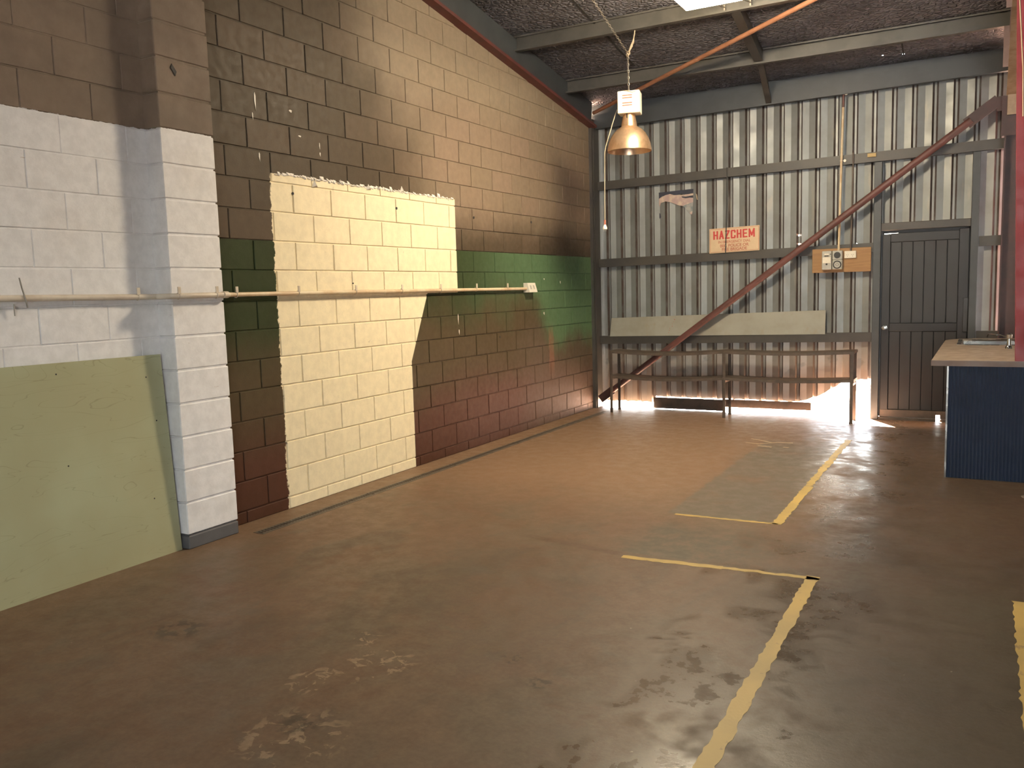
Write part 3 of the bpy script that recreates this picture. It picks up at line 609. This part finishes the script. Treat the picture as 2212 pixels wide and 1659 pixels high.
bx = MB().box((-0.105, -0.085, 0), (0.105, 0.085, 0.205), 0.006); ang = math.radians(-13)
def rotz(mb, c, a):
    mb.v = [(c[0] + x * math.cos(a) - y_ * math.sin(a), c[1] + x * math.sin(a) + y_ * math.cos(a), c[2] + z) for x, y_, z in mb.v]; return mb
box = rotz(bx, (1.255, 3.9, 3.148), math.radians(13)).build('ballast_box', 'lampbox', hb)
for zz in (0.066, 0.088, 0.135, 0.157):
    rotz(MB().box((-0.058, -0.088, zz), (0.035, -0.084, zz + 0.010)), (1.255, 3.9, 3.148), math.radians(13)).build('vent_slot', 'signink', box)
rotz(MB().tube([(-0.08, -0.06, 0.207), (-0.02, -0.088, 0.205), (0.04, -0.09, 0.185), (0.085, -0.08, 0.20), (0.09, 0.0, 0.212), (0.02, 0.06, 0.214)], 0.004, 6), (1.255, 3.9, 3.148), math.radians(13)).build('tie_wire', 'rope', box)
cha = MB()
def chain_run(p, q, mb):
    p, q = Vector(p), Vector(q); d = q - p; n = int(d.length / 0.030); d.normalize(); a = d.orthogonal().normalized(); bb = d.cross(a)
    for i in range(n): mb.torus(p + d * (0.015 + i * 0.030), a if i % 2 else bb, 0.0085, 0.0032, 8, 5, (d, 2.0))
chain_run((1.247, 3.9, 3.355), (1.242, 3.9, 3.71), cha); chain_run((1.242, 3.9, 3.715), (1.215, 3.10, 4.02), cha)
cha.build('chain', 'chain', hb)
rp = MB().torus((1.247, 3.9, 3.715), (0.3, 1, 0), 0.017, 0.007, 12, 6).torus((1.24, 3.897, 3.70), (0.8, 1, 0.4), 0.014, 0.006, 12, 6)
rp.tube([(1.255, 3.9, 3.73), (1.275, 3.9, 3.775), (1.298, 3.9, 3.81), (1.305, 3.9, 3.85)], [0.006, 0.009, 0.012, 0.004], 6); rp.tube([(1.258, 3.905, 3.735), (1.285, 3.905, 3.77), (1.31, 3.905, 3.88), (1.312, 3.908, 3.915)], 0.005, 6)
tag(rp.build('rope_knot', 'rope', hb), 'frayed rope knot')
cd = MB().tube([(1.142, 3.86, 3.20), (1.128, 3.85, 3.16), (1.085, 3.79, 2.96), (1.045, 3.80, 2.86), (1.032, 3.80, 2.80), (1.028, 3.80, 2.60), (1.024, 3.80, 2.35), (1.022, 3.80, 2.13)], 0.0042, 8).build('power_cord', 'cord', hb, True)
MB().tube([(1.022, 3.80, 2.16), (1.022, 3.80, 2.115)], 0.010, 8).build('cord_tape', 'signink', cd)
MB().lathe([(0.006, 2.122), (0.012, 2.11), (0.022, 2.085), (0.022, 2.07), (0.0, 2.07)], (1.022, 3.80, 0), 14).box((1.010, 3.798, 2.052), (1.014, 3.802, 2.07)).box((1.030, 3.798, 2.052), (1.034, 3.802, 2.07)).build('plug', 'plastic', cd)

# ------------------------------------------------------------------ bracing pipes
rbz = lambda y: roofz(y) - 0.145 - 0.03
bp = MB().tube([(0.10, 5.70, rbz(5.70)), (1.34, 4.90, rbz(4.90)), (2.19, 4.36, rbz(4.36)), (2.86, 3.93, rbz(3.93)), (4.28, 3.03, rbz(3.03))], 0.022, 12)
tag(bp.build('brace_pipe', 'copper', smooth=True), 'orange-brown brace pipe slanting under the roof purlins', 'pipe')
br = root('brace_pipe', (0.09, 5.84, 0.1), 'rusty red brace pipe running diagonally across the sheet wall', 'pipe')
dvec = (Vector((4.30, 5.814, 3.19)) - Vector((0.10, 5.814, 0.125)))
P0 = Vector((0.10, 5.814, 0.125)); MB().tube([P0 + dvec * 0.03, P0 + dvec * 0.25, P0 + dvec * 0.5, P0 + dvec * 0.75, P0 + dvec * 0.955], 0.036, 16).build('tube', 'brace', br, True)
MB().obox(P0 + dvec * 0.945, P0 + dvec * 1.01, 0.018, 0.11).build('flattened_end', 'darkred', br)
MB().obox(P0 - dvec * 0.005, P0 + dvec * 0.035, 0.018, 0.10).build('flattened_end', 'darkred', br)
MB().box((4.33, 5.80, 3.11), (4.398, 5.81, 3.25)).build('gusset', 'darkred', br)

# ------------------------------------------------------------------ conduit on the block wall
zp = 1.523
cp = root('conduit_pipe', (0.03, 1.5, zp), 'cream conduit pipe running along the block wall at chest height', 'pipe')
MB().tube([(0.034, -2.9, zp + 0.012), (0.034, -1.4, zp + 0.008), (0.034, -0.66, zp), (0.045, -0.625, zp), (0.075, -0.615, zp), (0.12, -0.612, zp), (0.150, -0.605, zp), (0.164, -0.58, zp), (0.164, -0.40, zp + 0.001), (0.164, -0.20, zp + 0.002)], [0.0165] * 10, 12).build('tube', 'conduitw', cp, True)
MB().tube([(0.164, -0.235, zp + 0.002), (0.160, -0.195, zp + 0.002)], 0.021, 12).build('coupling', 'conduitw', cp, True)
MB().tube([(0.160, -0.215, zp + 0.002), (0.140, -0.168, zp + 0.002), (0.07, -0.150, zp + 0.002), (0.042, -0.125, zp + 0.002), (0.034, -0.09, zp + 0.002), (0.034, 0.38, zp + 0.002), (0.034, 2.0, zp), (0.032, 3.988, zp - 0.006)], 0.0150, 12).build('tube', 'conduit', cp, True)
sm = MB().box((-0.004, -0.011, 0), (0.003, 0.011, 0.042), 0.002).torus((-0.013, 0, -0.012), (0, 1, 0), 0.0175, 0.003, 12, 5).mesh('saddle_clip', 'conduitw')
for yy, xx in ((-1.75, 0.034), (-0.745, 0.034), (-0.57, 0.164), (-0.29, 0.164), (-0.01, 0.034), (0.56, 0.034), (1.187, 0.034), (1.782, 0.034), (2.36, 0.034), (2.968, 0.033), (3.57, 0.033)):
    inst('saddle_clip', sm, (xx + 0.013 if xx < 0.1 else xx + 0.013, yy, zp + 0.012), cp)
tw = MB().tube([(0.052, -1.43, zp + 0.11), (0.050, -1.42, zp + 0.06), (0.053, -1.405, zp - 0.01), (0.050, -1.40, zp - 0.04)], 0.0035, 6).tube([(0.02, -1.45, zp - 0.02), (0.02, -1.45, zp - 0.08)], 0.003, 6)
tag(tw.build('tie_wire', 'chain', cp), 'thin twisted tie wire')
ob = root('power_outlet', (0.0, 4.06, zp), 'small white angled twin outlet box at end of the wall conduit', 'outlet')
MB().add([(0.0, 3.99, zp - 0.045), (0.0, 4.17, zp - 0.045), (0.0, 4.17, zp + 0.055), (0.0, 3.99, zp + 0.055), (0.075, 3.99, zp - 0.045), (0.075, 4.17, zp - 0.045), (0.045, 4.17, zp + 0.055), (0.045, 3.99, zp + 0.055)], [(0, 3, 2, 1), (4, 5, 6, 7), (0, 1, 5, 4), (1, 2, 6, 5), (2, 3, 7, 6), (3, 0, 4, 7)]).build('box', 'plastic', ob)
for yy in (4.045, 4.115): MB().obox((0.0655, yy, zp - 0.012), (0.0535, yy, zp + 0.028), 0.026, 0.005, (1, 0, 0)).build('switch', 'grey', ob)

# ------------------------------------------------------------------ leaning green board
b_ = MB().poly([(0.085, -3.1, 0.0), (0.085, -0.605, 0.0), (0.030, -0.617, 1.185), (0.030, -3.1, 1.20)], (-0.012, 0, -0.0005)).build('wall_board', 'board')
tag(b_, 'pale green sheet board leaning on the white wall beside the pier', 'board')
for (yy, zz) in ((-0.73, 1.06), (-1.27, 1.13), (-0.69, 0.80), (-1.26, 0.64), (-0.76, 0.35)):
    x_ = 0.085 - 0.055 * zz / 1.185; MB().disc((x_ - 0.001, yy, zz), (1, 0, 0.05), 0.0045, 0.0022, 8).build('nail_hole', 'dark', b_)

# ------------------------------------------------------------------ bench frame by the sheet wall
bn = root('steel_bench', (1.7, 5.65, 0), 'sagging brown steel bench frame with shelf against the sheet wall', 'bench')
def sag(x): return -0.028 * math.sin(PI * (x - 0.36) / 1.36) if x < 1.72 else -0.020 * math.sin(PI * (x - 1.72) / 1.36)
def plank(z, zr, t, m='bench'):
    xs = [0.345 + i * (3.10 - 0.345) / 24 for i in range(25)]; vs = []; fs = []
    for x in xs:
        z_ = z + sag(x) + zr * (x - 0.345) / 2.755
        vs += [(x, 5.485, z_ - t), (x, 5.775, z_ - t), (x, 5.775, z_), (x, 5.485, z_)]
    for i in range(24):
        for k in range(4): fs.append((4 * i + k, 4 * i + (k + 1) % 4, 4 * i + 4 + (k + 1) % 4, 4 * i + 4 + k))
    fs += [(0, 1, 2, 3), (96, 97, 98, 99)]; return MB().add(vs, fs)
plank(0.750, 0.02, 0.03).build('top', 'bench', bn); plank(0.450, 0.02, 0.03).build('shelf', 'bench', bn)
for x, zt in ((0.345, 0.735), (1.712, 0.73), (3.06, 0.745)):
    for yy in (5.488, 5.742):
        MB().box((x, yy, 0), (x + 0.035, yy + 0.004, zt)).box((x, yy, 0), (x + 0.004, yy + 0.032, zt)).build('leg', 'bench', bn)
    MB().box((x, 5.49, 0.40), (x + 0.03, 5.772, 0.425)).build('crossbar', 'bench', bn)

# ------------------------------------------------------------------ items on the sheet wall
pb = MB().poly([(0.185, 5.892, 0.898), (2.745, 5.892, 0.925), (2.745, 5.925, 1.190), (0.20, 5.925, 1.125)], (0, 0.008, 0.0)).build('wall_panel', 'panel')
tag(pb, 'long pale stained panel propped on the lowest girt behind the bench', 'panel')
for i in range(7): MB().disc((1.02 - 0.012 * i + random.uniform(-.01, .01), 5.896 + 0.0035 * (6 - i), 1.10 - 0.026 * i), (0, -1, 0), random.uniform(.003, .007), 0.003, 6).build('rust_spot', 'signink', pb)
# sign
sg = root('warning_sign', (1.74, 5.88, 1.87), 'yellowed hazard sign with red capitals on the middle girt', 'sign')
ST = math.radians(1.3); so = Vector((1.455, 5.885, 1.866))
def sp(x, z, y_=0.0): return Vector((so.x + x * math.cos(ST) - z * math.sin(ST), so.y + y_ + z * 0.05, so.z + x * math.sin(ST) + z * math.cos(ST)))
MB().poly([sp(0, 0), sp(0.575, 0), sp(0.578, 0.282), sp(0.003, 0.282)], (0, 0.005, 0)).build('plate', 'sign', sg)
bd = MB()
for a, c in (((0.010, 0.010), (0.565, 0.010)), ((0.565, 0.010), (0.568, 0.272)), ((0.568, 0.272), (0.013, 0.272)), ((0.013, 0.272), (0.010, 0.010))): bd.obox(sp(*a, -0.001), sp(*c, -0.001), 0.003, 0.004, (0, 1, 0))
bd.build('border_line', 'signink', sg)
def text(body, cx, z, size, m, xs=1.0, bold=0.0, name='lettering'):
    cu = bpy.data.curves.new('lettering', 'FONT'); cu.body = body; cu.size = size; cu.align_x = 'CENTER'; cu.offset = bold; cu.extrude = 0.0006
    o = bpy.data.objects.new('lettering', cu); COL.objects.link(o); bpy.context.view_layer.update()
    dg = bpy.context.evaluated_depsgraph_get(); me = bpy.data.meshes.new_from_object(o.evaluated_get(dg)); bpy.data.objects.remove(o)
    for v in me.vertices:
        x, y_, zz = v.co; v.co = sp(cx + x * xs, z + y_, -0.0015 - zz)
    me.materials.clear(); me.materials.append(MAT[m]); t = bpy.data.objects.new(name, me); COL.objects.link(t); attach(t, sg); return t
def heading(word, x0, z0, h, wl, gap, st):
    strokes = dict(H=[((0, 0), (0, 1)), ((1, 0), (1, 1)), ((0, .5), (1, .5))], A=[((0, 0), (.5, 1)), ((1, 0), (.5, 1)), ((.2, .3), (.8, .3))], Z=[((0, 1), (1, 1)), ((1, 1), (0, 0)), ((0, 0), (1, 0))],
                   C=[((1, .78), (1, .88)), ((.88, 1), (.12, 1)), ((0, .9), (0, .1)), ((.12, 0), (.88, 0)), ((1, .1), (1, .25)), ((1, .9), (.88, 1)), ((0, .9), (.12, 1)), ((0, .1), (.12, 0)), ((1, .1), (.88, 0))],
                   E=[((0, 0), (0, 1)), ((0, 1), (1, 1)), ((0, .5), (.85, .5)), ((0, 0), (1, 0))], M=[((0, 0), (0, 1)), ((1, 0), (1, 1)), ((0, 1), (.5, .2)), ((1, 1), (.5, .2))])
    x = x0
    for chx in word:
        k = wl * (1.25 if chx == 'M' else 1.0); mb = MB(); n = 0
        for (ax, az), (bx_, bz) in strokes[chx]:
            pa, pb = Vector((ax * (k - st) + st / 2, az * (h - st * .9) + st * .45)), Vector((bx_ * (k - st) + st / 2, bz * (h - st * .9) + st * .45)); d = (pb - pa).normalized() * st * 0.42
            thin = st * (0.82 if abs(pa.y - pb.y) < 1e-6 else 1.0); n += 1
            mb.poly([sp(x + pa.x - d.x + s1 * -d.y / d.length * thin / 2, z0 + pa.y - d.y + s1 * d.x / d.length * thin / 2, -0.0008 - 0.0001 * n) for s1 in (1, -1)] + [sp(x + pb.x + d.x + s1 * -d.y / d.length * thin / 2, z0 + pb.y + d.y + s1 * d.x / d.length * thin / 2, -0.0008 - 0.0001 * n) for s1 in (-1, 1)], (0, -0.0008, 0))
        mb.build('lettering', 'signred', sg); x += k + gap
heading('HAZCHEM', 0.048, 0.155, 0.098, 0.056, 0.0118, 0.0185)
text('IN EMERGENCY DIAL', 0.29, 0.108, 0.040, 'signink', 0.98, 0.0006)
text('000, POLICE OR', 0.29, 0.062, 0.047, 'signink', 1.0, 0.0009)
text('FIRE BRIGADE', 0.29, 0.020, 0.047, 'signink', 1.0, 0.0009)
ck = MB().tube([(1.665, 5.872, 2.83), (1.662, 5.868, 2.4), (1.652, 5.866, 2.0), (1.648, 5.866, 1.853)], 0.006, 8)
tag(ck.build('hanging_cable', 'black', smooth=True), 'thin black cable hanging down in front of the hazard sign', 'cable')
# torn poster remnants
tp = root('torn_poster', (1.04, 5.945, 2.5), 'torn remains of a poster with dark navy top edge on sheet wall', 'poster')
YP = 5.9595
def rag(pts, m, dy=0.0, name='paper_scrap'):
    return MB().poly([(x, YP - 0.002 - dy, z) for x, z in pts], (0, 0.0012, 0)).build(name, m, tp)
rag([(0.820, 2.622), (1.245, 2.632), (1.243, 2.575), (1.10, 2.582), (0.98, 2.575), (0.86, 2.578), (0.821, 2.545)], 'ink')
rag([(0.822, 2.55), (0.90, 2.585), (0.96, 2.595), (1.01, 2.577), (1.12, 2.572), (1.243, 2.582), (1.241, 2.47), (1.12, 2.44), (1.07, 2.452), (0.96, 2.50), (0.90, 2.512), (0.845, 2.497), (0.83, 2.45), (0.822, 2.48)], 'paper', 0.001)
rag([(1.10, 2.556), (1.16, 2.550), (1.242, 2.558), (1.242, 2.528), (1.20, 2.534), (1.15, 2.530), (1.11, 2.540)], 'ink', 0.002)
rag([(1.12, 2.447), (1.241, 2.478), (1.236, 2.345), (1.19, 2.362), (1.16, 2.395)], 'ink2', 0.002)
rag([(1.195, 2.36), (1.232, 2.375), (1.228, 2.338), (1.205, 2.342)], 'paper', 0.003)
rag([(0.825, 2.38), (0.838, 2.37), (0.845, 2.33), (0.83, 2.31), (0.824, 2.325)], 'ink')
rag([(1.272, 2.58), (1.288, 2.56), (1.298, 2.50), (1.285, 2.505), (1.278, 2.545)], 'rope')
# socket board
sb = MB().box((2.605, 5.875, 1.600), (3.205, 5.893, 1.858), 0.003).build('backing_board', 'ply'); sb.rotation_euler = (0, 0, 0)
tag(sb, 'ply backing board carrying switches and outlets left of the door', 'board')
sw = root('isolator_switch', (2.765, 5.875, 1.73), 'grey isolator switch unit at left on the ply board', 'switch')
MB().box((2.715, 5.815, 1.632), (2.815, 5.8755, 1.832), 0.006).build('case', 'grey', sw); MB().box((2.722, 5.807, 1.70), (2.808, 5.816, 1.765), 0.004).build('cover_plate', 'plastic', sw)
MB().box((2.742, 5.805, 1.785), (2.79, 5.816, 1.805), 0.002).build('toggle', 'plastic', sw); MB().box((2.742, 5.810, 1.775), (2.785, 5.8155, 1.784)).build('slot', 'dark', sw)
MB().disc((2.765, 5.8155, 1.69), (0, -1, 0), 0.010, 0.006, 10).build('screw', 'black', sw)
MB().disc((2.804, 5.8155, 1.797), (0, -1, 0), 0.006, 0.004, 8).build('screw', 'black', sw)
ro = root('industrial_outlet', (2.872, 5.875, 1.73), 'grey five pin industrial outlet beside the isolator on ply board', 'outlet')
MB().box((2.822, 5.815, 1.735), (2.924, 5.8755, 1.832), 0.006).build('case', 'grey', ro); MB().box((2.822, 5.815, 1.632), (2.924, 5.8755, 1.733), 0.006).build('case', 'grey', ro)
MB().disc((2.873, 5.8155, 1.784), (0, -1, 0), 0.034, 0.008, 20).build('round_switch', 'black', ro)
MB().torus((2.873, 5.813, 1.682), (0, 1, 0), 0.038, 0.006, 20, 6).build('collar', 'black', ro); MB().disc((2.873, 5.8155, 1.682), (0, -1, 0), 0.026, 0.003, 18).build('socket_face', 'grey', ro)
for k in range(5):
    a = PI / 2 + k * 2 * PI / 5; MB().disc((2.873 + 0.015 * math.cos(a), 5.813, 1.682 + 0.015 * math.sin(a)), (0, -1, 0), 0.0042, 0.001, 6).build('pin_hole', 'dark', ro)
gp = root('power_outlet', (3.0, 5.875, 1.785), 'white double power point at right on the ply board', 'outlet')
MB().box((2.94, 5.85, 1.748), (3.058, 5.8755, 1.824), 0.004).build('face_plate', 'plastic', gp)
for xx in (2.972, 3.024):
    for dx, dz in ((-.008, .006), (.008, .006), (0, -.010)): MB().obox((xx + dx, 5.8495, 1.778 + dz - .004), (xx + dx - .001, 5.8495, 1.778 + dz + .004), 0.003, 0.002, (0, 1, 0)).build('pin_slot', 'dark', gp)
for xx in (2.965, 3.03): MB().box((xx, 5.846, 1.802), (xx + 0.012, 5.8505, 1.815), 0.001).build('rocker', 'plastic', gp)
c1 = root('conduit_pipe', (2.88, 5.85, 2.5), 'cream vertical conduit with brown top above the ply board', 'pipe')
MB().tube([(2.905, 5.872, 3.36), (2.893, 5.872, 2.7), (2.880, 5.865, 1.83)], 0.0125, 10).build('tube', 'conduit', c1, True); MB().tube([(2.9075, 5.872, 3.47), (2.905, 5.872, 3.34)], 0.013, 10).build('painted_end', 'brace', c1, True)
MB().disc((2.93, 5.888, 3.482), (0, -1, 0), 0.017, 0.01, 12).torus((2.907, 5.872, 3.48), (0, 0, 1), 0.014, 0.003).build('saddle_clip', 'plastic', c1); MB().disc((2.925, 5.898, 2.785), (0, -1, 0), 0.015, 0.01, 12).torus((2.894, 5.872, 2.785), (0, 0, 1), 0.014, 0.003).build('saddle_clip', 'plastic', c1)
c2 = MB().tube([(3.010, 5.89, 2.86), (3.008, 5.876, 2.3), (3.002, 5.865, 1.82)], 0.009, 10); tag(c2.build('conduit_pipe', 'bench', smooth=True), 'thin dark conduit rising from the white double power point', 'pipe')
tg = MB().box((3.150, 5.885, 2.798), (3.235, 5.903, 2.836), 0.002).build('tan_tag', 'tag'); tag(tg, 'small tan tag stuck on the top girt', 'tag')

# ------------------------------------------------------------------ counter with sink
ct = root('sink_counter', (4.6, 4.4, 0), 'tan topped counter with navy ribbed end panel', 'counter')
zt = 0.896; th = 0.038
wt = MB()
def slab(pts): wt.poly([(x, y_, zt - th) for x, y_ in pts], (0, 0, th))
slab([(3.945, 3.066), (5.6, 3.066), (5.6, 4.72), (3.948, 4.72)]); slab([(3.948, 4.72), (4.08, 4.72), (4.08, 5.48), (3.985, 5.48), (3.952, 5.38)]); slab([(4.86, 4.72), (5.6, 4.72), (5.6, 5.48), (4.86, 5.48)]); slab([(3.985, 5.48), (5.6, 5.48), (5.6, 5.72), (4.22, 5.72), (4.06, 5.62)])
wt.build('worktop', 'worktop', ct)
MB().box((3.943, 3.060, zt - th - 0.004), (5.6, 3.067, zt - 0.002)).build('edge_strip', 'edge', ct)
rb = MB(); x = 4.058; vs = []
n = 0; xs = []
while x < 5.56:
    xs.append((x, 0.004 * math.cos((x - 4.058) * 2 * PI / 0.024))); x += 0.004
for x, d in xs: vs += [(x, 3.128 + d, 0.004), (x, 3.128 + d, zt - th)]
rb.add(vs, [(2 * i, 2 * i + 2, 2 * i + 3, 2 * i + 1) for i in range(len(xs) - 1)]); rb.build('ribbed_panel', 'navy', ct)
MB().box((4.048, 3.122, 0), (4.060, 3.14, zt - th)).build('corner_trim', 'stainless', ct)
MB().box((4.052, 3.14, 0), (4.068, 5.40, zt - th)).build('side_panel', 'navy', ct); MB().box((4.068, 5.36, 0), (5.56, 5.40, zt - th)).build('back_panel', 'navy', ct); MB().box((4.06, 3.134, 0), (5.56, 3.15, 0.02)).build('plinth', 'black', ct)
sk = root('kitchen_sink', (4.45, 5.1, zt), 'stainless steel sink bowl set into the tan counter', 'sink')
s_ = MB(); zz = zt + 0.003
def ring(x0, y0, x1, y1, z): return [(x0, y0, z), (x1, y0, z), (x1, y1, z), (x0, y1, z)]
R = [ring(4.065, 4.70, 4.875, 5.50, zt + 0.001), ring(4.067, 4.702, 4.873, 5.498, zt + 0.006), ring(4.10, 4.74, 4.62, 5.44, zt + 0.004), ring(4.11, 4.75, 4.61, 5.43, zt - 0.01), ring(4.13, 4.77, 4.59, 5.41, zt - 0.15)]
vv = [p for r in R for p in r]; ff = [(4 * i + k, 4 * i + (k + 1) % 4, 4 * i + 4 + (k + 1) % 4, 4 * i + 4 + k) for i in range(4) for k in range(4)] + [(16, 17, 18, 19)]
s_.add(vv, ff).build('bowl', 'stainless', sk)
tpp = root('kitchen_tap', (4.67, 5.1, zt), 'chrome pillar tap standing behind the sink beside red post', 'tap')
cx, cy = 4.468, 5.16
tpp.location = (cx, cy, zt)
MB().lathe([(0.0, zt + 0.005), (0.028, zt + 0.005), (0.026, zt + 0.02), (0.017, zt + 0.03), (0.015, zt + 0.10), (0.022, zt + 0.105), (0.024, zt + 0.135), (0.010, zt + 0.145), (0.0, zt + 0.145)], (4.66, 5.12, 0), 16)
MB().lathe([(0.0, zt + 0.004), (0.028, zt + 0.004), (0.026, zt + 0.02), (0.017, zt + 0.03), (0.015, zt + 0.085), (0.022, zt + 0.09), (0.024, zt + 0.12), (0.010, zt + 0.13), (0.0, zt + 0.13)], (cx, 4.722, 0), 16).build('body', 'chrome', tpp, True)
tpp.location = (cx, 4.722, zt)
MB().tube([(cx, 4.722, zt + 0.07), (cx - 0.06, 4.80, zt + 0.085), (cx - 0.15, 4.90, zt + 0.09), (cx - 0.16, 4.91, zt + 0.06)], 0.008, 8).build('spout', 'chrome', tpp, True)
# red post on the counter edge, and its pale edge glint modelled as a thin tube
rp_ = MB()
for (a0, a1, y0, y1) in ((0.0, 0.20, 3.052, 3.058), (0.0, 0.007, 3.058, 3.16), (0.193, 0.20, 3.058, 3.16)):
    xb, xt, zb_, zt_ = 4.483, 4.4102, zt + 0.001, 3.62
    rp_.add([(xb + a0, y0, zb_), (xb + a1, y0, zb_), (xb + a1, y1, zb_), (xb + a0, y1, zb_), (xt + a0, y0, zt_), (xt + a1, y0, zt_), (xt + a1, y1, zt_), (xt + a0, y1, zt_)], [(3, 2, 1, 0), (4, 5, 6, 7), (0, 1, 5, 4), (1, 2, 6, 5), (2, 3, 7, 6), (3, 0, 4, 7)])
rp_ = rp_.build('red_post', 'redpost')
tag(rp_, 'bright red steel post rising at the front edge of the counter', 'post')
cdp = MB().tube([(4.402, 3.03, 3.62), (4.432, 3.03, 3.37), (4.465, 3.03, 2.92), (4.475, 3.03, 2.6)], 0.0045, 8)
tag(cdp.build('pale_glint', 'conduit', smooth=True), 'pale edge glint modelled as a thin line in front of the red post', 'cord')
fw = root('floor_waste', (4.58, 2.68, 0), 'round dark floor waste near the counter', 'drain')
MB().lathe([(0.0, 0.004), (0.045, 0.004), (0.055, 0.003), (0.06, -0.001)], (4.595, 2.68, 0), 20).build('rim', 'grate', fw)
MB().disc((4.595, 2.68, 0.004), (0, 0, 1), 0.040, 0.001, 16).build('grille', 'dark', fw)
print('bricks', nA, nB, 'sheets', nsheet)
